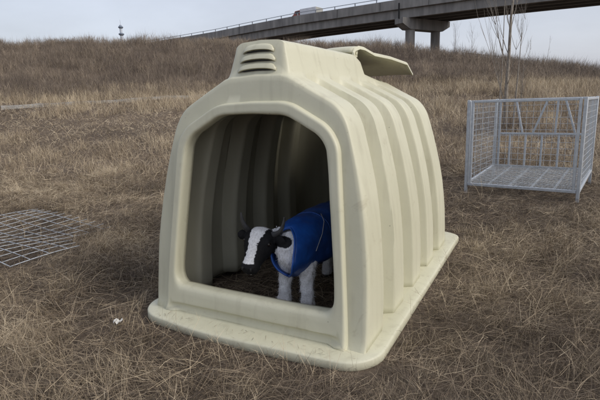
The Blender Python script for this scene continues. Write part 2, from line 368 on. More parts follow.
# ------------------------------------------------------------------ distant tower
tp = at_depth(122, 40, 300.0)
tower = empty('observation_tower', (tp[0], tp[1], 0)); tag(tower, 'tiny pale tower with round decks poking above the embankment skyline', 'tower')
towerm = noisy_mat('tower_concrete', (0.42, 0.46, 0.52), (0.50, 0.54, 0.60), .1, .8, 0, 0)
towerd = noisy_mat('tower_glass', (0.12, 0.15, 0.20), (0.16, 0.19, 0.24), .1, .5, 0, 0)
def zt(py): return at_depth(122, py, 300.0)[2]
def lathe(prof, mat, name, parent, n=20):
    v = []; f = []
    for r_, z_ in prof: v += [(r_ * math.cos(k * 2 * PI / n), r_ * math.sin(k * 2 * PI / n), z_) for k in range(n)]
    for i in range(len(prof) - 1):
        for k in range(n): f.append((i * n + k, i * n + (k + 1) % n, (i + 1) * n + (k + 1) % n, (i + 1) * n + k))
    f.append(tuple(reversed(range(n)))); f.append(tuple((len(prof) - 1) * n + k for k in range(n)))
    return link(name, mesh_data(name, v, f, mat, True, 35), parent)
lathe([(1.0, 0), (.75, zt(25))], towerm, 'shaft', tower)
lathe([(.8, zt(35.6)), (1.6, zt(34.6)), (1.6, zt(33.6)), (.9, zt(33))], towerd, 'lower_deck', tower)
lathe([(.8, zt(28.5)), (1.45, zt(27.6)), (1.45, zt(26.8)), (.8, zt(25.8)), (.5, zt(24.8))], towerd, 'upper_deck', tower)
lathe([(.12, zt(25)), (.08, zt(19.5))], towerm, 'antenna', tower, 6)

# ------------------------------------------------------------------ calf hutch
hutch = empty('calf_hutch', tuple(HO), math.atan2(HP[1], HP[0]))
tag(hutch, 'cream ribbed plastic calf hutch with big arched opening, louvred top and raised rear flap', 'calf hutch')
ZF = 0.052
def yF(z): return 0.125 + 0.13 * z
def yB(z): return 2.30 - 0.20 * z
RH, RB, RT = 1.515, 0.158, 0.125     # ridge height, half widths at base and top
def half_section(h, wscale=1.0):
    """half profile (x,z) from the base up to the centre line; h = ridge height factor"""
    P = []
    for t in np.linspace(0, 1, 22):           # side
        z = ZF - .012 + t * (1.062 - ZF); x = 0.654 - 0.076 * t - 0.046 * t ** 3 + 0.026 * math.sin(PI * t)
        P.append((x, z))
    a = np.array(P[-1]); cor = np.array([0.500, 1.172]); e = np.array([0.412, 1.216])
    for t in np.linspace(0, 1, 11)[1:]:       # shoulder
        P.append(tuple((1 - t) ** 2 * a + 2 * t * (1 - t) * cor + t * t * e))
    zr = 1.335
    rb = RB + 0.03
    for t in np.linspace(0, 1, 13)[1:]:       # roof slope
        P.append((e[0] + (rb - e[0]) * t, e[1] + (zr - e[1]) * t))
    top = zr + 0.012 + (RH - zr - 0.012) * h
    for t in np.linspace(0, 1, 6)[1:]:        # ridge wall
        k = t ** 1.0
        P.append((rb + (RT + 0.02 - rb) * k, zr + 0.008 * t + (top - 0.022 - zr - .008 * t) * (k ** 1.15) if h > .02 else zr + .012 * t))
    b0 = np.array(P[-1]); cz = np.array([RT, top]); e2 = np.array([RT - .03, top + 0.001])
    for t in np.linspace(0, 1, 5)[1:]:
        P.append(tuple((1 - t) ** 2 * b0 + 2 * t * (1 - t) * cz + t * t * e2))
    for t in np.linspace(0, 1, 6)[1:]:
        P.append((e2[0] * (1 - t), e2[1] + 0.006 * t))
    return np.array(P)
NH = len(half_section(1)); SIDE_N, SHO_N, ROOF_N = 22, 32, 44
GROOVES = [(0.430, 0.605), (0.795, 0.980), (1.175, 1.350), (1.535, 1.710)]
def groove_depth(y):
    d = 0.0
    for a, b_ in GROOVES:
        w = b_ - a
        if a - .015 < y < b_ + .01:
            if y < a + .035: d = float(smooth01(a - .012, a + .035, y))
            elif y < b_ - .040: d = 1
            else: d = 1 - (y - b_ + .040) / .050
    return 0.092 * d
kk = np.arange(NH)
gmask = np.where(kk < SIDE_N, 1.0, 1.0)
gmask = np.where(kk >= SHO_N, np.clip(1 - (kk - SHO_N) / (ROOF_N - SHO_N - 1.0), 0, 1) ** 0.4, gmask); gmask[ROOF_N - 1:] = 0
gmask[0:1] = 0.95
def ridge_h(y):
    front = smooth01(0.022, 0.052, y - yF(1.38))
    return float(front) * (1 - 0.88 * float(smooth01(1.36, 1.95, y)) ** 0.55)
NBOT = 24
def full_loop(P, yfun):
    """right half (base -> centre) then left half (centre -> base) then bottom (left -> right)"""
    L = [(x, z) for x, z in P] + [(-x, z) for x, z in P[-2::-1]]
    return L
def section3(v_):
    z0 = 0.6; yy = yF(z0) + v_ * (yB(z0) - yF(z0))
    h = ridge_h(yF(1.4) + v_ * (yB(1.4) - yF(1.4)))
    P = half_section(h)
    taper = 1 - 0.16 * float(np.clip((v_ - .86) / .14, 0, 1)) ** 2.2 - 0.010 * v_
    dP = np.gradient(P, axis=0); nrm = np.stack([dP[:, 1], -dP[:, 0]], 1); nrm /= np.maximum(np.linalg.norm(nrm, axis=1, keepdims=True), 1e-9)
    out = []
    for i, (x, z) in enumerate(P):
        y = yF(z) + v_ * (yB(z) - yF(z)); g = groove_depth(yy) * gmask[i]
        out.append((x * taper - nrm[i, 0] * g, y, z - nrm[i, 1] * g))
    out = np.array(out); left = out[-2::-1].copy(); left[:, 0] *= -1
    return np.vstack([out, left])
vs_ = sorted(set(list(np.linspace(0.018, 0.10, 24)) + list(np.linspace(0.10, 0.97, 330)) + [0.98, 0.99, 1.0]))
stations = [section3(v_) for v_ in vs_]
NA = 2 * NH - 1
def bottom_pts(Lp, zb):
    a = Lp[-1]; b_ = Lp[0]; return np.array([a + (b_ - a) * t for t in np.linspace(0, 1, NBOT + 2)[1:-1]])
# opening outline with the same count of points
def opening_half():
    def bez(a, c_, b_, n): return [tuple((1 - t) ** 2 * np.array(a) + 2 * t * (1 - t) * np.array(c_) + t * t * np.array(b_)) for t in np.linspace(0, 1, n)]
    P = bez((0.405, 0.205), (0.492, 0.205), (0.487, 0.30), 9)[2:]
    P += [(0.487 + (0.425 - .487) * t ** 1.2, 0.30 + (0.965 - .30) * t) for t in np.linspace(0, 1, 17)[1:]]
    P = P[:SIDE_N]
    while len(P) < SIDE_N: P.append(P[-1])
    P += bez((0.425, 0.965), (0.405, 1.035), (0.345, 1.065), SHO_N - SIDE_N + 1)[1:]
    P += [(0.345 + (.235 - .345) * t, 1.065 + (1.125 - 1.065) * t) for t in np.linspace(0, 1, ROOF_N - SHO_N + 1)[1:]]
    m_ = NH - len(P)
    P += bez((0.235, 1.125), (0.195, 1.148), (0.14, 1.148), 8)[1:]
    r_ = NH - len(P)
    P += [(0.14 * (1 - t), 1.148 + .004 * t) for t in np.linspace(0, 1, r_ + 1)[1:]]
    return np.array(P)
OPH = opening_half()
OPL = np.vstack([OPH, (OPH * [-1, 1])[-2::-1]])
ob = [((-0.44 + .88 * t) * .93, 0.2055) for t in np.linspace(0, 1, NBOT + 2)[1:-1]]
ob = [(x, 0.205 + 0.006 * (abs(x) / .4) ** 4) for x, z in ob]
OPF = np.vstack([OPL, ob])                                   # closed
dO = np.roll(OPF, -1, 0) - np.roll(OPF, 1, 0); nO = np.stack([dO[:, 1], -dO[:, 0]], 1); nO /= np.linalg.norm(nO, axis=1, keepdims=True)
for _ in range(3): nO = (np.roll(nO, 1, 0) + nO + np.roll(nO, -1, 0)); nO /= np.linalg.norm(nO, axis=1, keepdims=True)
OUT = half_section(0.0); OUTL = np.vstack([OUT, (OUT * [-1, 1])[-2::-1]])
OUTF = np.vstack([OUTL, [(-OUT[0][0] + 2 * OUT[0][0] * t, ZF - .012) for t in np.linspace(0, 1, NBOT + 2)[1:-1]]])
FW = .066
FRO = OPF + nO * FW
FRO[:, 0] = np.where(FRO[:, 1] < .34, np.sign(FRO[:, 0]) * np.minimum(np.abs(FRO[:, 0]) * 1.0, .99), FRO[:, 0])
sidek = np.concatenate([np.arange(SIDE_N), NA - 1 - np.arange(SIDE_N)])
for j_, k_ in enumerate(sidek):
    t = (j_ % SIDE_N) / (SIDE_N - 1); sgn = 1 if k_ < NH else -1
    FRO[k_] = (sgn * (.564 + (.490 - .564) * t ** 1.15), ZF - .012 + (.985 - ZF) * t)
for j_ in range(NBOT): FRO[NA + j_] = (-.564 + 1.128 * (j_ + 1) / (NBOT + 1), ZF - .012)
def front_loop(t, dy, mode='face'):
    """face: outer outline (0) .. frame edge (1); frame: frame edge (0) .. opening (1)"""
    Q = OUTF * (1 - t) + FRO * t if mode == 'face' else FRO * (1 - t) + OPF * t
    return np.array([(x, yF(z) + dy, z) for x, z in Q])
loops = [front_loop(.01, .020), front_loop(.05, .006), front_loop(.12, .001), front_loop(.3, 0.0), front_loop(.7, .0), front_loop(1.0, .0)]
loops += [front_loop(t, d, 'frame') for t, d in ((.02, -.004), (.07, -.022), (.13, -.028), (.22, -.030), (.30, -.030), (.345, -.030), (.38, -.030), (.42, -.030), (.46, -.030), (.55, -.030), (.70, -.030), (.84, -.029), (.93, -.024), (.99, -.010), (1.0, .0), (1.0, .03), (.97, .055))]
for Lp in loops[6:]:      # step under the sill between the frame uprights
    m_ = (1 - smooth01(.095, .112, Lp[:, 2])) * (1 - smooth01(.485, .505, np.abs(Lp[:, 0]))); Lp[:, 1] += .024 * m_
NF = NA + NBOT
# push the lowest part of the front forward into the flange
for Lp in loops:
    low = 1 - smooth01(ZF - .015, 0.085, Lp[:, 2]); Lp[:, 1] -= 0.018 * low
V = []; Fc = []
for Lp in loops: V += list(Lp)
for i in range(len(loops) - 1):
    for k in range(NF): Fc.append((i * NF + k, (i + 1) * NF + k, (i + 1) * NF + (k + 1) % NF, i * NF + (k + 1) % NF))
base = len(V)
for S in stations: V += list(S)
for k in range(NA - 1): Fc.append((k, k + 1, base + k + 1, base + k))
hole = lambda v_, k: (yF(1.4) + v_ * (yB(1.4) - yF(1.4)) > 1.44) and (yF(1.4) + v_ * (yB(1.4) - yF(1.4)) < 2.03) and (NH - 14 < k < NH + 12)
for i in range(len(stations) - 1):
    for k in range(NA - 1):
        if hole(vs_[i], k): continue
        Fc.append((base + i * NA + k, base + i * NA + k + 1, base + (i + 1) * NA + k + 1, base + (i + 1) * NA + k))
last = base + (len(stations) - 1) * NA; S = stations[-1]; pr = last; nb = len(V)
for t in (0.05, 0.14, 0.5):
    q = S.copy(); q[:, 0] *= (1 - t); q[:, 2] = ZF - .012 + (q[:, 2] - ZF + .012) * (1 - t * .92); q[:, 1] += min(.03, t * .5); V += list(q)
    for k in range(NA - 1):
        Fc.append((pr + k, pr + k + 1, len(V) - NA + k + 1, len(V) - NA + k))
    pr = len(V) - NA
Fc.append(tuple(pr + k for k in range(NA)))
me = mesh_data('shell', V, Fc, MAT['plastic'], True)
bm = bmesh.new(); bm.from_mesh(me); bmesh.ops.remove_doubles(bm, verts=bm.verts, dist=1e-5)
bmesh.ops.recalc_face_normals(bm, faces=bm.faces); bm.normal_update()
for v_ in bm.verts: v_.co += v_.normal * (.0035 * mnoise.noise(v_.co * 3.1) + .0010 * mnoise.noise(v_.co * 13))
bm.to_mesh(me); bm.free(); me.set_sharp_from_angle(angle=math.radians(62))
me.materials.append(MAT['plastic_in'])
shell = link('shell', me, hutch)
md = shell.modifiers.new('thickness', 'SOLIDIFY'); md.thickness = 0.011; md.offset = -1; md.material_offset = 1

# base flange
def rounded(hw, y0, y1, r_, bow, n=16):
    pts = []
    for cx, cy, a0 in ((hw - r_, y1 - r_ * .8, 0), (-hw + r_, y1 - r_ * .8, 90), (-hw + r_, y0 + r_, 180), (hw - r_, y0 + r_, 270)):
        for t in np.linspace(0, 90, n):
            a = math.radians(a0 + t); ry = r_ * (.8 if a0 < 180 else 1); pts.append((cx + r_ * math.cos(a), cy + ry * math.sin(a)))
    res = []
    for i in range(len(pts)):
        a = np.array(pts[i]); b_ = np.array(pts[(i + 1) % len(pts)]); res.append(a)
        m_ = int(np.linalg.norm(b_ - a) / .02)
        for j in range(1, m_): res.append(a + (b_ - a) * j / m_)
    res = np.array(res); fr = (1 - smooth01(y0, y0 + .35, res[:, 1])); res[:, 1] -= bow * fr * (1 - (res[:, 0] / hw) ** 2)
    return res
fl = []; FO = rounded(.725, 0.03, 2.36, .17, .055)
cen = np.array([0, 1.2])
def inset(P, d):
    t = np.roll(P, -1, 0) - np.roll(P, 1, 0); nn = np.stack([-t[:, 1], t[:, 0]], 1); nn /= np.linalg.norm(nn, axis=1, keepdims=True)
    return P + nn * d
V = []; Fc = []
profile = [(0.06, .014), (0.004, .002), (0.0, .012), (0.001, .042), (0.005, .048), (0.012, .051), (0.04, ZF)]
def inner_d(p):
    x, y = p; v_ = np.clip((y - yF(ZF)) / (yB(ZF) - yF(ZF)), 0, 1); yy = yF(.6) + v_ * (yB(.6) - yF(.6))
    side = .725 - .654 + .012 * v_ + .008 + groove_depth(yy); return side
for d, z in profile:
    for p, q in zip(inset(FO, d), FO):
        V.append((p[0], p[1], z + 0.004 * math.sin(p[0] * 7 + p[1] * 5) * (z > .03)))
for p, q in zip(inset(FO, .05), FO):       # inner edge hugs the ribbed wall
    if q[1] < .22: r_ = (q[0] * .88, .155)
    elif q[1] > 2.2: r_ = (q[0] * .85, 2.24)
    else: r_ = (math.copysign(.725 - inner_d(q) - .11 * float(np.clip((q[1] - 1.95) / .3, 0, 1)) ** 2, q[0]), q[1])
    V.append((r_[0], r_[1], ZF + .003))
profile = profile + [(0, 0)]
n = len(FO)
for i in range(len(profile) - 1):
    for k in range(n): Fc.append((i * n + k, i * n + (k + 1) % n, (i + 1) * n + (k + 1) % n, (i + 1) * n + k))
link('base_flange', mesh_data('base_flange', V, Fc, MAT['plastic'], True, 60), hutch)

# louvres on the front of the ridge
def louvre(z0, hw):
    def yv(z):
        hh_ = min(max((z - 1.347) / (1.515 - 1.347), 0), 1); lo, hi = 0.0, 1.0
        for _ in range(24):
            mid = (lo + hi) / 2
            if mid * mid * (3 - 2 * mid) < hh_: lo = mid
            else: hi = mid
        return yF(1.38) + .022 + .030 * lo + yF(z) - yF(1.4) - .003
    V = []; Fc = []; n = 15
    prof = [(-.001, 0.034), (-.006, 0.028), (-.010, 0.018), (-.012, .0105), (-.006, .008)]
    for dy, dz in prof:
        for i in range(n):
            u_ = -1 + 2 * i / (n - 1); arch = .010 * (1 - u_ * u_)
            e = 1 - abs(u_) ** 8
            z = z0 + dz * (0.35 + .65 * e) + arch; V.append((u_ * hw, yv(z) + dy * e, z))
    for j in range(len(prof) - 1):
        for i in range(n - 1): Fc.append((j * n + i, j * n + i + 1, (j + 1) * n + i + 1, (j + 1) * n + i))
    lv = link('louvre', mesh_data('louvre', V, Fc, MAT['plastic'], True, 60), hutch)
    md = lv.modifiers.new('t', 'SOLIDIFY'); md.thickness = .004
    V = []; Fc = []
    for i in range(n):
        u_ = -1 + 2 * i / (n - 1); arch = .010 * (1 - u_ * u_); hh = .0105 * (1 - abs(u_) ** 4) + .001
        for dz in (0.0085, 0.0085 - hh):
            z = z0 + arch + dz; V.append((u_ * hw * .97, yv(z) - .0045, z)); V.append((u_ * hw * .97, yv(z) + .004, z))
    for i in range(n - 1):
        a = i * 4; Fc += [(a, a + 4, a + 6, a + 2), (a + 1, a + 3, a + 7, a + 5), (a, a + 1, a + 5, a + 4), (a + 2, a + 6, a + 7, a + 3)]
    link('slot_shade', mesh_data('slot_shade', V, Fc, MAT['dark'], False), lv)  # near-black insert; paints the dark of the interior behind the louvre
louvre(1.455, .092); louvre(1.408, .104); louvre(1.361, .114)

# raised rear flap
LP = [(1.36, 1.528), (1.38, 1.555), (1.44, 1.572), (1.50, 1.568), (1.58, 1.532), (1.80, 1.518), (2.10, 1.492), (2.36, 1.420)]
LW = [.115, .12, .13, .145, .19, .245, .285, .265]
V = []; Fc = []; n = 9
for (y, z), w in zip(LP, LW):
    for i in range(n):
        u_ = -1 + 2 * i / (n - 1); V.append((u_ * w, y, z + .006 * (1 - abs(u_) ** 3)))
for j in range(len(LP) - 1):
    for i in range(n - 1): Fc.append((j * n + i, j * n + i + 1, (j + 1) * n + i + 1, (j + 1) * n + i))
flap = link('vent_flap', mesh_data('vent_flap', V, Fc, MAT['plastic'], True, 50), hutch)
md = flap.modifiers.new('t', 'SOLIDIFY'); md.thickness = .014; md.offset = -1
for s_ in (-1, 1):        # turned-down edges
    V = []; Fc = []
    for (y, z), w in zip(LP, LW):
        dn = .020
        V += [(s_ * (w + .001), y, z + .004), (s_ * (w + .012), y, z - .004), (s_ * (w + .014), y - .003, z - dn), (s_ * w, y - .003, z - dn)]
    for j in range(len(LP) - 1):
        for k in range(4): Fc.append((j * 4 + k, j * 4 + (k + 1) % 4, j * 4 + 4 + (k + 1) % 4, j * 4 + 4 + k))
    Fc += [(0, 1, 2, 3), tuple(len(V) - 4 + k for k in range(4))]
    link('edge_lip', mesh_data('edge_lip', V, Fc, MAT['plastic'], True, 50), flap)
for x in (-.10, .10):
    mb = MB(); mb.tube([(x - .025, 1.42, 1.535), (x + .025, 1.42, 1.535)], .020, 14); mb.box((x, 1.41, 1.515), (.04, .07, .03)); mb.build('hinge', MAT['plastic'], hutch, True, 40)

# ------------------------------------------------------------------ wire cage
cyaw = math.radians(-36.5); CFL = np.array([2.125, 5.87])
cage = empty('wire_cage', (CFL[0], CFL[1], float(tz(*CFL)) - .03), cyaw)
tag(cage, 'galvanised steel wire mesh cage standing on legs in the dry grass', 'cage')
CW, CD, CH, CFZ, CFR = 1.24, 1.36, 1.2, 0.155, 0.225
def bar(name, a, b_, w=.035, mat='galv', parent=cage):
    a = np.array(a, float); b_ = np.array(b_, float); d = b_ - a; L = np.linalg.norm(d); d /= L
    ref = np.array([0, 0, 1.]) if abs(d[2]) < .9 else np.array([1., 0, 0]); x_ = np.cross(ref, d); x_ /= np.linalg.norm(x_); y_ = np.cross(d, x_)
    mb = MB(); mb.box((a + b_) / 2, (w, w, L), [x_, y_, d]); return mb.build(name, MAT[mat], parent, bevel=.004)
for x in (0, CW):
    for y in (0, CD):
        sx = 1 if x == 0 else -1; sy = 1 if y == 0 else -1
        bar('corner_post', (x, y, -.05), (x, y, CH))
        bar('panel_post', (x + .048 * sx, y - .001, CFZ if y == 0 else CFR), (x + .048 * sx, y - .001, CH - .005), .03)
        bar('panel_post', (x + .001, y + .05 * sy, CFZ if y == 0 else CFR), (x + .001, y + .05 * sy, CH - .012), .03)
def fz(y): return CFZ + (CFR - CFZ) * y / CD
for y in (0, CD):
    bar('top_rail', (.066, y, CH - .02), (CW - .066, y, CH - .02), .03); bar('bottom_rail', (.02, y, fz(y)), (CW - .02, y, fz(y)), .034)
for x in (0, CW):
    bar('top_rail', (x, .068, CH - .022), (x, CD - .068, CH - .022), .03); bar('bottom_rail', (x, .02, CFZ - .001), (x, CD - .02, CFR - .001), .034)
def wires(name, lo, hi, step, r_=.0022):
    """flat net between two lists of ends"""
    mb = MB()
    for a, b_ in lo + hi: mb.tube([a, b_], r_, 5, False)
    return mb.build(name, MAT['galv'], cage, True)
st = .07
for y in (0.0,):
    wires('front_mesh', [((x, y - .004, fz(y)), (x, y - .004, CH - .02)) for x in np.arange(.1, CW - .05, st)], [((.05, y - .008, z), (CW - .05, y - .008, z)) for z in np.arange(fz(y) + .06, CH - .03, st)], st)
for x in (0, CW):
    wires('side_mesh', [((x, y, fz(y)), (x, y, CH - .02)) for y in np.arange(.1, CD - .05, st)], [((x + .004, .05, z), (x + .004, CD - .05, z)) for z in np.arange(CFR + .03, CH - .03, st)], st)
bar('mid_rail', (.066, CD, .70), (CW - .066, CD, .70), .03)
for i, x in enumerate(np.linspace(.2, CW - .2, 5)):
    bar('lower_bar', (x, CD + .001, CFR + .018), (x, CD + .001, .685), .026)
for xa, xb in ((.26, .36), (.66, .50), (.79, .78), (.88, 1.02)):
    bar('slanted_bar', (xa, CD + .002, CH - .036), (xb, CD + .002, .716), .026)
# expanded-metal floor
mb = MB()
for i, a in enumerate(np.arange(-CD, CW, .058)):
    for sgn in (1, -1):
        x0 = a if sgn == 1 else CW - a; pts = []
        # clip the diagonal to the floor rectangle
        t0 = max(0.0, -a); t1 = min(CD, CW - a)
        if t1 - t0 < .03: continue
        p = lambda t: ((a + t) if sgn == 1 else CW - (a + t), t, fz(t) + .012 + (.003 if sgn == 1 else 0))
        mb.tube([p(t0), p(t1)], .0026, 4, False)
mb.build('floor_grating', MAT['galv_dull'], cage, False)
for x in np.linspace(.25, CW - .25, 4): bar('floor_bar', (x, .02, CFZ - .005), (x, CD - .02, CFR - .005), .022)

# ------------------------------------------------------------------ wire panel lying on the ground
pa = np.array([.58, .81]); pb = np.array([-.81, .58]); pa /= np.linalg.norm(pa); pb /= np.linalg.norm(pb)
panel = empty('wire_grid_sheet', (-2.22, 3.38, 0.015)); tag(panel, 'welded steel wire grid panel lying flat on the dry grass', 'wire grid')
def pp(a, b_, dz=0): q = pa * a + pb * b_; return (q[0], q[1], 0.035 + .02 * math.sin(a * 4 + b_ * 2.3) + dz)
AL, BLn = 1.16, 1.95
for i, b_ in enumerate(np.arange(0, BLn + .01, .15)):
    mb = MB(); a1 = AL if b_ > .4 else .56 + .05 * i
    mb.tube([pp(a, b_) for a in np.linspace(0, a1, 9)], .0030 if i else .0042, 6); mb.build('rod', MAT['galv'], panel, True)
for i, a in enumerate(np.arange(0, AL + .01, .151)):
    mb = MB(); b0 = 0 if a < .6 else .45
    mb.tube([pp(a, b_, .006) for b_ in np.linspace(b0, BLn, 13)], .0030 if i else .0042, 6); mb.build('rod', MAT['galv'], panel, True)

# ------------------------------------------------------------------ scrap of white litter
sp = ground_at(118, 322.5, .05)
rs = random.Random(3); V = []; Fc = []; n = 7
for i in range(n):
    for j in range(n):
        V.append(((i / (n - 1) - .5) * .065 * (1 - .3 * abs(j / 3 - 1)), (j / (n - 1) - .5) * .05, .012 + rs.uniform(-.007, .010) + .012 * math.sin(i * 1.3)))
for i in range(n - 1):
    for j in range(n - 1): Fc.append((i * n + j, (i + 1) * n + j, (i + 1) * n + j + 1, i * n + j + 1))
scrap = link('paper_scrap', mesh_data('paper_scrap', V, Fc, noisy_mat('white_paper', (.55, .54, .50), (.7, .69, .66), 30, .9, 0, 0), False))
scrap.scale = (.8, .8, .6); scrap.location = (sp[0], sp[1], .05); scrap.modifiers.new('t', 'SOLIDIFY').thickness = .002
tag(scrap, 'small crumpled white scrap lying in the grass left of the hutch', 'litter')

# ------------------------------------------------------------------ toy calf
calf = empty('calf', (-0.04, 2.52, 0.0))
tag(calf, 'black and white calf figure in a blue jacket standing inside the hutch', 'calf')
CO = np.array([-0.04, 2.52, 0.0])
W = lambda *p: np.array(p, float) - CO
AX = np.array([.46, .888, 0]); AX /= np.linalg.norm(AX); SX = np.array([AX[1], -AX[0], 0])     # body axis (to the rear) and image-right side
def loft(mb, secs, n=20):
    """secs: (centre, axis a, radius a, axis b, radius b)"""
    v = []
    for c_, a, ra, b_, rb in secs: v += [np.array(c_) + np.array(a) * ra * math.cos(k * 2 * PI / n) + np.array(b_) * rb * math.sin(k * 2 * PI / n) for k in range(n)]
    f = []
    for i in range(len(secs) - 1):
        for k in range(n): f.append((i * n + k, i * n + (k + 1) % n, (i + 1) * n + (k + 1) % n, (i + 1) * n + k))
    f.append(tuple(reversed(range(n)))); f.append(tuple((len(secs) - 1) * n + k for k in range(n))); mb.add(v, f)
UPV = np.array([0, 0, 1.])
mb = MB()
tc0 = W(-.035, 2.53, .395)
for_t = [(-.115, .04, -.01), (-.10, .070, -.005), (-.05, .102, 0), (.05, .132, 0), (.2, .14, -.005), (.4, .145, -.01), (.55, .135, 0), (.64, .10, .0), (.68, .04, 0)]
loft(mb, [(tc0 + AX * s + UPV * dz, SX, r_ * .92, UPV, r_ * 1.05) for s, r_, dz in for_t])
HP0 = W(-.222, 2.535, .515); HM = W(-.300, 2.385, .347)
hf = HM - HP0; HL = np.linalg.norm(hf); hf /= HL
lat = np.array([.955, -.30, -.05]); lat -= hf * (lat @ hf); lat /= np.linalg.norm(lat); hn = np.cross(hf, lat)
if hn @ np.array([.1, -.95, .3]) < 0: hn = -hn
HB = HP0 - hn * .045
def hp_(t, u=0, w=0): return HB + hf * (t * HL) + lat * u + hn * w
# head
hs = [(-.12, .030, .03, -.01), (-.04, .068, .054, -.004), (.10, .090, .070, 0), (.28, .094, .076, -.004), (.45, .082, .074, -.012), (.62, .062, .060, -.010), (.78, .051, .049, -.006), (.92, .053, .047, -.003), (1.02, .044, .038, -.004), (1.07, .018, .018, -.006)]
loft(mb, [(hp_(t, 0, dz), lat, a, hn, b_) for t, a, b_, dz in hs])  # head
for s_ in (-1, 1):      # brow ridges, nostril pads
    loft(mb, [(hp_(.30 + d, s_ * .060, .034), lat, r_, hn, r_) for d, r_ in ((-.10, .006), (-.05, .018), (.0, .022), (.06, .018), (.11, .006))], 10)
    loft(mb, [(hp_(.97 + d, s_ * .027, .024), lat, r_, hn, r_) for d, r_ in ((-.06, .004), (-.03, .013), (.02, .014), (.05, .006))], 10)
# neck
n0 = tc0 + AX * (-.03) + UPV * .02; n1 = hp_(.08, .015, -.03)
loft(mb, [(n0 * (1 - t) + n1 * t + UPV * .02 * math.sin(PI * t), SX, r_ * .92, UPV * .8 + AX * .6, r_) for t, r_ in ((-.1, .05), (0, .092), (.3, .088), (.6, .078), (.9, .066), (1.05, .03))])
# legs
def leg(foot, hip, rr, bend):
    foot = np.array(foot); hip = np.array(hip); pts = []
    for i, t in enumerate(np.linspace(0, 1, len(rr))):
        p_ = foot * (1 - t) + hip * t + AX * bend * math.sin(PI * t); pts.append((p_, np.array([1., 0, 0]), rr[i], np.array([0, 1., 0]), rr[i]))
    loft(mb, pts, 14)
FOOT = [W(-.112, 2.505, .012), W(.028, 2.445, .012), W(.17, 3.08, .012), W(.33, 2.99, .012)]
leg(FOOT[0], tc0 + AX * .03 - SX * .06 + UPV * -.02, [.030, .040, .040, .037, .036, .042, .05, .055, .03], -.012)
leg(FOOT[1], tc0 + AX * .0 + SX * .075 + UPV * -.02, [.030, .040, .040, .037, .036, .042, .05, .055, .03], -.012)
leg(FOOT[2], tc0 + AX * .52 - SX * .06 - UPV * .02, [.030, .038, .036, .034, .040, .055, .07, .08, .03], .045)
leg(FOOT[3], tc0 + AX * .52 + SX * .07 - UPV * .02, [.030, .038, .036, .034, .040, .055, .07, .08, .03], .045)
# ears
EARS = []
for s_ in (1, -1):
    e0 = hp_(.13, s_ * .080, .012 if s_ > 0 else -.005)
    d_ = (W(-.052, 2.395, .468) if s_ > 0 else W(-.385, 2.55, .490)) - e0; d_ /= np.linalg.norm(d_)
    EARS.append((e0, d_)); nn = np.cross(d_, UPV); nn /= np.linalg.norm(nn); zz = np.cross(nn, d_)
    el_ = .098 if s_ > 0 else .070
    loft(mb, [(e0 + d_ * (t * el_), zz, r_, nn, r_ * .40) for t, r_ in ((-.1, .010), (.1, .018), (.35, .029), (.65, .031), (.9, .019), (1.02, .005))], 14)
# tail
loft(mb, [(tc0 + AX * (.66 + .05 * t) + UPV * (.08 - .34 * t), SX, r_, AX, r_) for t, r_ in ((0, .012), (.3, .014), (.7, .013), (.85, .024), (1.0, .008))], 10)
me = mesh_data('body', mb.v, mb.f, None, False)
tmp = bpy.data.objects.new('tmp', me); COL.objects.link(tmp)
bm = bmesh.new(); bm.from_mesh(me); bmesh.ops.recalc_face_normals(bm, faces=bm.faces); bm.to_mesh(me); bm.free()
rm = tmp.modifiers.new('r', 'REMESH'); rm.mode = 'VOXEL'; rm.voxel_size = 0.0055; rm.use_smooth_shade = True
smd = tmp.modifiers.new('s', 'SMOOTH'); smd.iterations = 4; smd.factor = .5
dg = bpy.context.evaluated_depsgraph_get(); dg.update()
bme = bpy.data.meshes.new_from_object(tmp.evaluated_get(dg)); bpy.data.objects.remove(tmp)
bme.name = 'body'
nv = len(bme.vertices); co = np.empty(nv * 3, np.float32); bme.vertices.foreach_get('co', co); co = co.reshape(-1, 3).astype(float)
nrm = np.empty(nv * 3, np.float32); bme.vertex_normals.foreach_get('vector', nrm); nrm = nrm.reshape(-1, 3).astype(float)
hloc = np.stack([(co - HB) @ hf / HL, (co - HB) @ lat, (co - HB) @ hn], 1)
headd = np.abs(hloc[:, 0] - .45) < .75
isear = np.zeros(nv, bool)
for e0, d_ in EARS:
    tt_ = np.clip((co - e0) @ d_, 0, .10); isear |= np.linalg.norm(co - e0 - tt_[:, None] * d_, axis=1) < .036
jag = np.array([mnoise.noise(Vector(p * 45)) + .7 * mnoise.noise(Vector(p * 130)) for p in co]) * .011
ra = np.interp(hloc[:, 0], [h_[0] for h_ in hs], [h_[1] for h_ in hs]); rb_ = np.interp(hloc[:, 0], [h_[0] for h_ in hs], [h_[2] for h_ in hs])
black = ((hloc[:, 0] > -.12) & (hloc[:, 0] < 1.2) & ((hloc[:, 1] / ra) ** 2 + (hloc[:, 2] / rb_) ** 2 < 1.38 + jag * 20)) | isear
bw = np.interp(hloc[:, 0], [-.2, 0, .2, .45, .7, .88, .95], [.036, .043, .040, .026, .027, .036, 0.0])
blaze = (np.abs(hloc[:, 1] + .006) < bw + jag * .6) & (hloc[:, 2] > .012) & (hloc[:, 0] < .93)
rest = ~black
colr = np.tile(np.array([.78, .78, .79]), (nv, 1)); colr[black] = (.009, .009, .010); colr[blaze & headd] = (.82, .82, .82)
for ft in FOOT:
    hoof = (np.hypot(co[:, 0] - ft[0], co[:, 1] - ft[1]) < .07) & (co[:, 2] < .035); colr[hoof] = (.03, .028, .025)
# body patches (mostly under the jacket)
pt = np.array([mnoise.noise(Vector(p * 4.0 + np.array([3, 1, 7]))) for p in co]); bodyk = ((co - tc0) @ AX > .25) & (co[:, 2] > .25) & (pt > .02); colr[bodyk] = (.012, .012, .013)
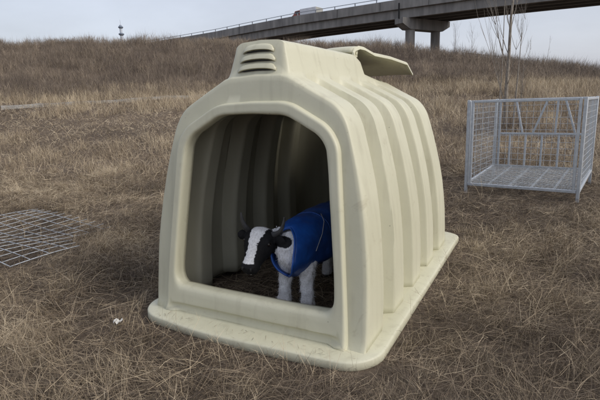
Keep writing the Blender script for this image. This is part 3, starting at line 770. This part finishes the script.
# shaggy surface on the white fur
fz_ = np.array([mnoise.noise(Vector((p[0] * 42, p[1] * 42, p[2] * 26))) for p in co])
amp = np.where(black | blaze, .0008, .0075); amp[co[:, 2] < .03] *= .2
co2 = co + nrm * (fz_ * amp)[:, None]; bme.vertices.foreach_set('co', co2.ravel())
ca = bme.color_attributes.new('coat', 'FLOAT_COLOR', 'POINT'); ca.data.foreach_set('color', np.hstack([colr, np.ones((nv, 1))]).ravel())
bme.polygons.foreach_set('use_smooth', [True] * len(bme.polygons)); bme.update()
fm, n_, l_, b_ = new_mat('calf_coat'); at = n_.new('ShaderNodeAttribute'); at.attribute_name = 'coat'
tcn = n_.new('ShaderNodeTexCoord'); tn = n_.new('ShaderNodeTexNoise'); tn.inputs['Scale'].default_value = 120; tn.inputs['Detail'].default_value = 4
l_.new(tcn.outputs['Object'], tn.inputs['Vector']); rmp = ramp(n_, [(.3, (.72, .71, .69)), (.65, (1, 1, 1))]); l_.new(tn.outputs[0], rmp.inputs[0])
mxm = n_.new('ShaderNodeMixRGB'); mxm.blend_type = 'MULTIPLY'; mxm.inputs[0].default_value = 1; l_.new(at.outputs['Color'], mxm.inputs[1]); l_.new(rmp.outputs[0], mxm.inputs[2])
l_.new(mxm.outputs[0], b_.inputs['Base Color']); b_.inputs['Roughness'].default_value = .8; b_.inputs['Specular IOR Level'].default_value = .25
bmp = n_.new('ShaderNodeBump'); bmp.inputs['Strength'].default_value = .5; bmp.inputs['Distance'].default_value = .004; l_.new(tn.outputs[0], bmp.inputs['Height']); l_.new(bmp.outputs[0], b_.inputs['Normal'])
bme.materials.clear(); bme.materials.append(fm)
body = link('body', bme, calf)
# short hair strands
rg = np.random.default_rng(5); pick = rg.choice(nv, 13000); hv = []; hfc = []; hc = []
for i in pick:
    if co[i, 2] < .04 or hloc[i, 0] > .8 and hloc[i, 0] < 1.2 and abs(hloc[i, 1]) < .08: continue
    L = .004 if (black[i] or blaze[i]) else rg.uniform(.010, .024)
    p_ = co2[i]; d_ = nrm[i] * .55 + np.array([0, 0, -.75]) + rg.normal(0, .25, 3); d_ /= np.linalg.norm(d_)
    s_ = np.cross(d_, nrm[i]); s_ /= max(np.linalg.norm(s_), 1e-6); k = len(hv); w_ = .0011
    hv += [p_ - s_ * w_, p_ + s_ * w_, p_ + d_ * L]; hfc.append((k, k + 1, k + 2)); hc += [colr[i]] * 3
hm = mesh_data('fur', hv, hfc, fm); ca = hm.color_attributes.new('coat', 'FLOAT_COLOR', 'POINT'); ca.data.foreach_set('color', np.hstack([np.array(hc), np.ones((len(hc), 1))]).ravel())
link('fur', hm, body)
hornm = noisy_mat('black_horn', (.045, .045, .047), (.075, .075, .078), 30, .38, 0, .1)
def curve3(a, c_, b_, n=10): a, c_, b_ = map(np.array, (a, c_, b_)); return [(1 - t) ** 2 * a + 2 * t * (1 - t) * c_ + t * t * b_ for t in np.linspace(0, 1, n)]
for s_, tip, ctl in ((1, W(-.086, 2.43, .606), W(-.098, 2.44, .50)), (-1, W(-.327, 2.51, .618), W(-.330, 2.52, .545))):
    mb = MB(); mb.tube(curve3(hp_(.04, s_ * (.062 if s_ > 0 else .082), .015 if s_ > 0 else .0), ctl, tip), list(np.linspace(.020, .005, 10)), 10); mb.build('horn', hornm, calf, True, 50)
eyem = noisy_mat('eye_gloss', (.01, .006, .004), (.016, .01, .007), 30, .06, 0, 0)
for s_ in (-1, 1):
    mb = MB(); c_ = hp_(.34, s_ * .074, .036); loft(mb, [(c_ + UPV * (.011 * math.sin(a)), (1, 0, 0), .011 * math.cos(a), (0, 1, 0), .011 * math.cos(a)) for a in np.linspace(-1.5, 1.5, 7)], 12); mb.build('eye', eyem, calf, True)
    mb = MB(); mb.tube([hp_(1.0, s_ * .023, .036), hp_(1.06, s_ * .027, .025)], [.006, .004], 8); mb.build('nostril', MAT['dark'], calf, True)
# jacket
jm, n_, l_, b_ = new_mat('blue_nylon'); b_.inputs['Roughness'].default_value = .42; b_.inputs['Base Color'].default_value = (.006, .045, .21, 1)
tcn = n_.new('ShaderNodeTexCoord'); tn = n_.new('ShaderNodeTexNoise'); tn.inputs['Scale'].default_value = 11; tn.inputs['Detail'].default_value = 2; l_.new(tcn.outputs['Object'], tn.inputs['Vector'])
rmp = ramp(n_, [(.3, (.006, .045, .22)), (.7, (.010, .080, .34))]); l_.new(tn.outputs[0], rmp.inputs[0]); l_.new(rmp.outputs[0], b_.inputs['Base Color'])
bmp = n_.new('ShaderNodeBump'); bmp.inputs['Strength'].default_value = .5; bmp.inputs['Distance'].default_value = .025; l_.new(tn.outputs[0], bmp.inputs['Height']); l_.new(bmp.outputs[0], b_.inputs['Normal'])
V = []; Fc = []; nA = 41; rows = np.linspace(0, 1, 40)
for t in rows:
    s_ = -.075 + .75 * t
    r_ = np.interp(s_, [-.10, -.05, .05, .2, .4, .55, .64, .68], [.112, .136, .158, .163, .166, .158, .14, .10])
    hem = math.radians(np.interp(s_, [-.10, -.035, .06, .5, .66], [179.5, 176, 122, 118, 100]))
    for k in range(nA):
        a = -hem + 2 * hem * k / (nA - 1)
        fade = max(0, 1 - (s_ + .075) / .22); fwd = .125 * max(math.sin(a), 0) + .02 * max(-math.cos(a), 0) - .03 * max(math.cos(a), 0); lean = fwd * fade; r_a = r_ * (1 - 1.9 * max(fwd, 0) * fade)          # neck edge leans back at the top
        wr = 1 + .045 * mnoise.noise(Vector((s_ * 9, a * 2.2, 1.3))) + .022 * mnoise.noise(Vector((s_ * 22, a * 3, 4)))
        flare = 1 + .10 * max(0, (abs(a) - 1.7)) * (s_ > 0)
        p_ = tc0 + AX * (s_ - lean) + SX * (math.sin(a) * r_a * .96 * wr * flare) + UPV * (math.cos(a) * r_a * 1.06 * wr - .002)
        V.append(p_)
for i in range(len(rows) - 1):
    for k in range(nA - 1): Fc.append((i * nA + k, i * nA + k + 1, (i + 1) * nA + k + 1, (i + 1) * nA + k))
jk = link('jacket', mesh_data('jacket', V, Fc, jm), calf); jk.modifiers.new('t', 'SOLIDIFY').thickness = .006
mb = MB(); mb.tube([V[k] for k in range(nA)], .006, 6); mb.build('collar_hem', jm, jk, True)
mb = MB(); mb.tube([V[14 * nA + k] + np.array(0) * .0 for k in range(nA)], .0028, 6); mb.build('seam', jm, jk, True)
strapm = noisy_mat('navy_webbing', (.008, .012, .03), (.014, .02, .045), 60, .8, 0, .2)
mb = MB(); mb.tube([V[9 * nA + nA - 1], (np.array(V[9 * nA + nA - 1]) + np.array(V[9 * nA])) / 2 - UPV * .05, V[9 * nA]], .008, 6); mb.build('belly_strap', strapm, jk, True)
cordm = noisy_mat('pale_cord', (.35, .35, .36), (.45, .45, .46), 20, .7, 0, 0)
def jp(i, k, o_=.006): p_ = np.array(V[i * nA + k]); q = p_ - (tc0 + AX * ((p_ - tc0) @ AX)); return p_ + q / np.linalg.norm(q) * o_
mb = MB(); mb.tube([jp(15 - j, 24 + .0 * j if False else 24 + j, .007) for j in range(0, 10)][::3], .0018, 6); mb.build('strap_cord', cordm, jk, True)

# ------------------------------------------------------------------ bare trees
def bare_tree(name, label, x, y, h, r0, seed, lean=(0, 0), nb=14, fork=None, group='bare young trees behind the cage', spread=.45):
    rs = random.Random(seed); z = float(tz(x, y)); t_ = empty(name, (x, y, z)); tag(t_, label, 'tree', group)
    pts = []; N = 12
    for i in range(N + 1):
        k = i / N; pts.append(np.array([lean[0] * k * h + rs.uniform(-.02, .02) * h * .12, lean[1] * k * h + rs.uniform(-.02, .02) * h * .12, -0.1 + k * h]))
    rad = [r0 * (1 - .85 * i / N) for i in range(N + 1)]
    mb = MB(); mb.tube(pts, rad, 8); mb.build('trunk', MAT['bark'], t_, True)
    mb = MB()
    def branch(p, d, L, r_, depth):
        q = [p]; dd = np.array(d, float)
        for i in range(5):
            dd = dd + np.array([rs.uniform(-.12, .12), rs.uniform(-.12, .12), .10]); dd /= np.linalg.norm(dd); q.append(q[-1] + dd * L / 5)
        mb.tube(q, [r_ * (1 - .16 * i) for i in range(6)], 5, False)
        if depth:
            for _ in range(rs.randint(2, 4)):
                j = rs.randint(1, 4); e = dd + np.array([rs.uniform(-.6, .6), rs.uniform(-.6, .6), rs.uniform(.0, .5)]); e /= np.linalg.norm(e)
                branch(q[j], e, L * rs.uniform(.35, .6), r_ * .55, depth - 1)
    for b_ in range(nb):
        k = rs.uniform(.12, .97) if fork is None else fork + rs.uniform(-.06, .04)
        p = pts[int(k * N)] * (1 - (k * N) % 1) + pts[min(int(k * N) + 1, N)] * ((k * N) % 1)
        a = rs.uniform(0, 2 * PI); e = np.array([math.cos(a) * spread, math.sin(a) * spread, 1.0]); e /= np.linalg.norm(e)
        branch(p, e, h * rs.uniform(.16, .42) * (1.1 - .5 * k if fork is None else 1), max(.004, r0 * .22 * (1 - .6 * k)), 1 if nb < 13 else 2)
    mb.build('branches', MAT['bark'], t_, True); return t_
TY = 12.5
bx = lambda px, y: at_depth(px, 90, y)[0]
bare_tree('bare_sapling', 'tallest bare sapling with pale straight trunk behind the wire cage', bx(506, TY), TY, 6.2, .056, 11, (.012, 0), 11)
bare_tree('bare_sapling', 'thin bare sapling just left of the tallest trunk behind the cage', bx(500.5, 12.0), 12.0, 4.6, .020, 5, (.0, 0), 7)
bare_tree('bare_sapling', 'bare sapling with broken top and upswept branches right of the tallest trunk', bx(515, 12.2), 12.2, 2.7, .034, 23, (.03, 0), 9, fork=.93, spread=.42)
bare_tree('bare_sapling', 'low bushy bare sapling at the foot of the trunks behind the cage', bx(521, 12.8), 12.8, 2.2, .02, 31, (.02, 0), 20)
for k, (px, yy, hh) in enumerate(((455, 62, 3.6), (472, 64, 3.9))):
    x = at_depth(px, 45, yy)[0]
    bare_tree('distant_bare_tree', ['faint bare tree on the skyline just right of the bridge pier', 'faint bare tree on the skyline, second right of the bridge pier'][k], x, yy, hh + 2.5, .05, 40 + k, (0, 0), 30, group='far bare trees on the skyline')
bare_tree('bare_twig_bush', 'thin forked twig bush sticking up from the right-hand crest', at_depth(546, 62, 40)[0], 40, 2.4, .02, 66, (.1, 0), 6, group=None, spread=.6)

# ------------------------------------------------------------------ grass and brush (uncountable masses, real blades)
g = np.random.default_rng(21)
class Strands:
    """vectorised curved strands gathered into one mesh; 'shade' is each strand's own colour value"""
    def __init__(s): s.V = []; s.F3 = []; s.F4 = []; s.S = []; s.n = 0
    def add(s, P, az, el, L, w, shade, segs=3, droop=1.0, jit=.16, zmin=None):
        n = len(P); 
        if n == 0: return None
        d = np.stack([np.cos(az) * np.cos(el), np.sin(az) * np.cos(el), np.sin(el)], 1)
        side = np.stack([-np.sin(az), np.cos(az), np.zeros(n)], 1); tw = g.uniform(-1.2, 1.2, n)[:, None]
        side = side * np.cos(tw) + np.cross(d, side) * np.sin(tw)
        q = P.copy(); pts = [q]; L = np.asarray(L, float)
        for i in range(segs):
            q = q + d * (L / segs)[:, None]
            if zmin is not None:
                gzv = zmin(q[:, 0], q[:, 1]); low = q[:, 2] < gzv; q[low, 2] = gzv[low]; d[low, 2] = np.abs(d[low, 2]) * .4 + .03
            pts.append(q)
            d = d + np.array([0, 0, -1.0]) * (droop * L * g.uniform(.5, 1.5, n))[:, None] + g.normal(0, jit, (n, 3)); d /= np.linalg.norm(d, axis=1, keepdims=True)
        m = 2 * segs + 1; vv = np.empty((n, m, 3))
        for i in range(segs):
            ww = (w * (1 - i / segs) ** .5 / 2)[:, None]; vv[:, 2 * i] = pts[i] - side * ww; vv[:, 2 * i + 1] = pts[i] + side * ww
        vv[:, 2 * segs] = pts[segs]; b0 = s.n + np.arange(n)[:, None] * m
        for i in range(segs - 1): s.F4.append(b0 + np.array([2 * i, 2 * i + 1, 2 * i + 3, 2 * i + 2]))
        s.F3.append(b0 + np.array([2 * segs - 2, 2 * segs - 1, 2 * segs]))
        s.V.append(vv.reshape(-1, 3)); s.S.append(np.repeat(shade, m)); s.n += n * m
        return pts
    def build(s, name, label, cat, mat):
        V = np.vstack(s.V).astype(np.float32); me = bpy.data.meshes.new(name)
        f3 = np.vstack(s.F3); f4 = np.vstack(s.F4) if s.F4 else np.zeros((0, 4), int)
        me.vertices.add(len(V)); me.vertices.foreach_set('co', V.ravel())
        li = np.concatenate([f4.ravel(), f3.ravel()]).astype(np.int32); me.loops.add(len(li)); me.loops.foreach_set('vertex_index', li)
        st_ = np.concatenate([np.arange(len(f4)) * 4, len(f4) * 4 + np.arange(len(f3)) * 3]).astype(np.int32)
        me.polygons.add(len(st_)); me.polygons.foreach_set('loop_start', st_); me.update(calc_edges=True)
        a = me.attributes.new('shade', 'FLOAT', 'POINT'); a.data.foreach_set('value', np.concatenate(s.S).astype(np.float32))
        me.materials.append(mat); o = link(name, me); tag(o, label, cat, kind='stuff')
        print('STRANDS', name, len(f4) * 2 + len(f3)); return o
def field(n, y0, y1, margin=1.5, k=.78, power=1.0):
    """points across the view wedge; per-area density falls as 1/y**power"""
    t = g.random(n); e = 2 - power; y = (y0 ** e + t * (y1 ** e - y0 ** e)) ** (1 / e)
    return g.uniform(-1, 1, n) * (y * k + margin), y
def in_flange(x, y, m=0.0):
    hx, hy = to_hutch(x, y); return (np.abs(hx) < .725 + m) & (hy > -m) & (hy < 2.36 + m)
def flange_dist(x, y):
    hx, hy = to_hutch(x, y); dx = np.maximum(np.abs(hx) - .725, 0); dy = np.maximum(np.maximum(-hy, hy - 2.36), 0); return np.hypot(dx, dy)
def panel_near(x, y):
    qx = x + 2.24; qy = y - 3.43; a = qx * pa[0] + qy * pa[1]; b_ = qx * pb[0] + qy * pb[1]
    return (a > -.15) & (a < 1.2) & (b_ > -.15) & (b_ < 2.1) & ~((a > .6) & (b_ < .4))
def tone(x, y):
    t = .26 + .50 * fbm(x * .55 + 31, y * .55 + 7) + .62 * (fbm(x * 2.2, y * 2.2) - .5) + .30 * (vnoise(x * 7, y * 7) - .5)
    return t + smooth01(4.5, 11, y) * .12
def shades(x, y, sd=.19): return np.clip(tone(x, y) + g.normal(0, sd, len(x)) + (g.random(len(x)) < .06) * .35, 0, 1)
def xyz(x, y, dz=0.0): return np.stack([x, y, tz(x, y) + dz], 1)
TWO = 2 * PI
# matted dead grass: clusters share a lie so that the mat has a grain
S = Strands(); NB = 215000
x, y = field(NB, .85, 8.6, 1.3, .76, 1.1); m = ~in_flange(x, y, .012); x, y = x[m], y[m]; n = len(x)
lie = TWO * 1.6 * fbm(x * 1.1 + 5, y * 1.1 + 2); az = lie + g.normal(0, .9, n) + PI * (g.random(n) < .35)
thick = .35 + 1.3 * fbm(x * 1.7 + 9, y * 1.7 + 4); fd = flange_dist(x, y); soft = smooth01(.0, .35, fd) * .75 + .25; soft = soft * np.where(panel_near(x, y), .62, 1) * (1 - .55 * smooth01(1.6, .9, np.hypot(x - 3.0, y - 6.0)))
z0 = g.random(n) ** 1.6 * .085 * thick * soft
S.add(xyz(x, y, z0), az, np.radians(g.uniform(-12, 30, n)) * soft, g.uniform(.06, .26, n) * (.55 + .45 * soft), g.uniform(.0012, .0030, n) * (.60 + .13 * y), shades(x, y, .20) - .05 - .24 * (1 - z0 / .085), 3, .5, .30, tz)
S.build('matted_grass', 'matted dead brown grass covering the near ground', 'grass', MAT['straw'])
# tufts: blades fan out of common roots
S = Strands(); cx, cy = field(4700, .9, 9.5, 1.3, .78, .9); dens = fbm(cx * .9 + 3, cy * .9 + 11) + .35 * vnoise(cx * 2.5, cy * 2.5)
m = (dens > .58) & (np.hypot(cx - 3.0, cy - 6.0) > 1.3) & (flange_dist(cx, cy) > .07) & ~panel_near(cx, cy); cx, cy = cx[m], cy[m]; nb = g.integers(14, 66, len(cx)); sz = g.uniform(.5, 1.3, len(cx)) * (.72 + .28 * smooth01(1.6, 3.2, cy)) * (.55 + .45 * smooth01(.1, .6, flange_dist(cx, cy)))
cb = g.normal(.0, .14, len(cx)); wind = TWO * 1.6 * fbm(cx * 1.1 + 5, cy * 1.1 + 2) + g.normal(0, .5, len(cx))
ri = np.repeat(np.arange(len(cx)), nb); n = len(ri); x = cx[ri] + g.normal(0, .035, n); y = cy[ri] + g.normal(0, .035, n)
S.add(xyz(x, y, -.005), wind[ri] + g.normal(0, .85, n), np.radians(g.uniform(25, 85, n)), g.uniform(.10, .30, n) * sz[ri], g.uniform(.0012, .0028, n) * (.60 + .13 * y), np.clip(shades(x, y, .16) + cb[ri] + .06, 0, 1), 3, 2.2, .18, tz)
# loose weed stalks with side twigs
cx, cy = field(3000, 1.0, 13, 1.3, .78, .8); m = (flange_dist(cx, cy) > .12 + .1 * g.random(len(cx))) & (cy > .9); cx, cy = cx[m], cy[m]; n = len(cx)
L = g.uniform(.14, .34, n) * (.7 + .5 * smooth01(3, 9, cy)); az = g.uniform(0, TWO, n); sh = np.clip(g.normal(.70, .2, n), 0, 1)
pts = S.add(xyz(cx, cy, -.005), az, np.radians(g.uniform(18, 85, n)), L, g.uniform(.0022, .0036, n) * (.8 + .08 * cy), sh, 4, .7, .12, tz)
for j in (1, 2, 2, 3):
    S.add(pts[j], az + g.uniform(-1.6, 1.6, n), np.radians(g.uniform(10, 75, n)), L * g.uniform(.2, .45, n), np.full(n, .0018), sh, 2, .5, .15)
# pale stems leaning over the flange and bits of straw dropped on it
n = 130; hx = g.uniform(-.75, .72, n); hy = -g.uniform(.03, .16, n) - .055 * (1 - (hx / .725) ** 2); k2 = g.random(n) < .3; hx[k2] = .725 + g.uniform(.03, .12, k2.sum()); hy[k2] = g.uniform(.1, 2.2, k2.sum())
P = HO[None] + HP[None] * hx[:, None] + HD[None] * hy[:, None]; P[:, 2] = tz(P[:, 0], P[:, 1]); az = g.uniform(0, TWO, n); L = g.uniform(.07, .24, n); sh = np.clip(g.normal(.85, .15, n), 0, 1)
pts = S.add(P, az, np.radians(g.uniform(40, 88, n)), L, g.uniform(.0014, .0024, n), sh, 3, .8, .12, tz)
S.add(pts[2], az + g.uniform(-1.5, 1.5, n), np.radians(g.uniform(20, 70, n)), L * .35, np.full(n, .0014), sh, 1, 0, .1)
n = 46; hx = g.uniform(-.66, .66, n); hy = g.uniform(.015, .07, n); P = HO[None] + HP[None] * hx[:, None] + HD[None] * hy[:, None]; P[:, 2] = ZF + .006
S.add(P, g.uniform(0, TWO, n), np.radians(g.uniform(-1, 5, n)), g.uniform(.015, .055, n), g.uniform(.0012, .0022, n), np.clip(g.normal(.35, .2, n), 0, 1), 2, 0, .05)
S.build('grass_tufts', 'curling dry grass tufts and weed stalks standing above the matted grass', 'grass', MAT['straw'])
# middle distance
S = Strands(); x, y = field(130000, 7.8, 30, 3, .80, 1.0); n = len(x); thick = .4 + 1.2 * fbm(x * .8 + 9, y * .8 + 4)
S.add(xyz(x, y, g.random(n) ** 1.5 * .10 * thick), g.uniform(0, TWO, n), np.radians(g.uniform(-5, 60, n)), g.uniform(.08, .30, n) * (.6 + .4 * thick), g.uniform(.5, 1.3, n) * (.0022 + .00038 * y), shades(x, y), 2, .8, .2, tz)
cx, cy = field(3800, 8.5, 29, 3, .80, .35); dens = fbm(cx * .3 + 1, cy * .3 + 5); trk = cy - (21.0 + .36 * (cx + 14)); m = (dens + .22 * smooth01(15, 24, cy) > .50) & ~((cx > -13.5) & (cx < -4) & (trk > -2.2) & (trk < .6) & (g.random(len(cx)) < .5)); cx, cy = cx[m], cy[m]; nb = g.integers(12, 46, len(cx)); ri = np.repeat(np.arange(len(cx)), nb); n = len(ri)
hs_ = g.uniform(.5, 1.1, len(cx)) * (.55 + .45 * smooth01(10, 23, cy)); x = cx[ri] + g.normal(0, .16, n); y = cy[ri] + g.normal(0, .16, n); cb = g.normal(.10, .11, len(cx))
S.add(xyz(x, y, -.02), g.uniform(0, TWO, n), np.radians(g.uniform(52, 88, n)), g.uniform(.35, .85, n) * hs_[ri], g.uniform(.5, 1.3, n) * (.003 + .00035 * y), np.clip(shades(x, y, .12) + cb[ri], 0, 1), 3, .5, .08)
S.build('field_grass', 'pale dry grass spreading back to the foot of the embankment', 'grass', MAT['straw'])
# brush on the slope: twigs fan out of bush roots
S = Strands(); n0_ = 7800; cy = g.uniform(24.0, 57, n0_); cx = g.uniform(-1, 1, n0_) * (cy * .78 + 5)
m = (cy > 25.6 + np.interp(cx, [-16, -5, 5], [-1.5, 0, 1.2]) + 2.5 * (vnoise(cx * .4, cx * 0 + 3) - .5)) & ~((cx > 14) & (cx < 22) & (np.abs(cy - (46.3 - .10 * (cx - 15))) < 1.9)); cx, cy = cx[m], cy[m]
ex = g.normal(bx(512, 12.6), .6, 48); ey = g.normal(12.9, .6, 48); cx = np.concatenate([cx, ex, g.uniform(3.2, 9.5, 30)]); cy = np.concatenate([cy, ey, g.uniform(14, 21, 30)])
k = len(cx); sz = g.uniform(.5, 1.2, k) * (1 - .4 * smooth01(44, 51, cy)) * (.40 + 1.2 * fbm(cx * .3 + 20, cy * .3)); sz[cy < 22] *= .7
cb = np.clip(.17 + .62 * fbm(cx * .22 + 3, cy * .22) + .28 * smooth01(41, 50, cy) + g.normal(0, .17, k), 0, 1)
nb = g.integers(12, 25, k); ri = np.repeat(np.arange(k), nb); n = len(ri); x = cx[ri] + g.normal(0, .22, n); y = cy[ri] + g.normal(0, .22, n)
az = g.uniform(0, TWO, n); L = g.uniform(.5, 1.35, n) * sz[ri]; sh = np.clip(cb[ri] + g.normal(0, .12, n), 0, 1); w_ = (.003 + .00024 * y)
pts = S.add(xyz(x, y, -.05), az, np.radians(g.uniform(42, 88, n)), L, w_ * g.uniform(.7, 1.4, n), sh, 2, .08, .16)
for j in (1, 1): S.add(pts[j], az + g.uniform(-1.8, 1.8, n), np.radians(g.uniform(20, 80, n)), L * g.uniform(.25, .5, n), w_ * .8, np.clip(sh + .06, 0, 1), 1, 0, .1)
S.build('hillside_brush', 'dense bare brown brush covering the embankment slope', 'brush', MAT['brush'])
# bedding inside the hutch
S = Strands(); n = 9000; hx = g.uniform(-.60, .60, n); hy = g.uniform(.24, 2.15, n); P = HO[None] + HP[None] * hx[:, None] + HD[None] * hy[:, None]; P[:, 2] = tz(P[:, 0], P[:, 1]) + g.random(n) ** 2 * .03
el = np.radians(g.uniform(-5, 25, n)); az = g.uniform(0, TWO, n); L = g.uniform(.05, .22, n)
endx = hx + np.cos(az - math.atan2(HP[1], HP[0])) * L; endy = hy + np.sin(az - math.atan2(HP[1], HP[0])) * L; ok = (np.abs(endx) < .62) & (endy > .22) & (endy < 2.2)
S.add(P[ok], az[ok], el[ok], L[ok], g.uniform(.0016, .0034, ok.sum()), np.clip(g.normal(.50, .22, ok.sum()), 0, 1), 3, .6, .2, tz)
S.build('straw_bedding', 'trampled dark straw bedding on the hutch floor', 'straw', MAT['straw'])
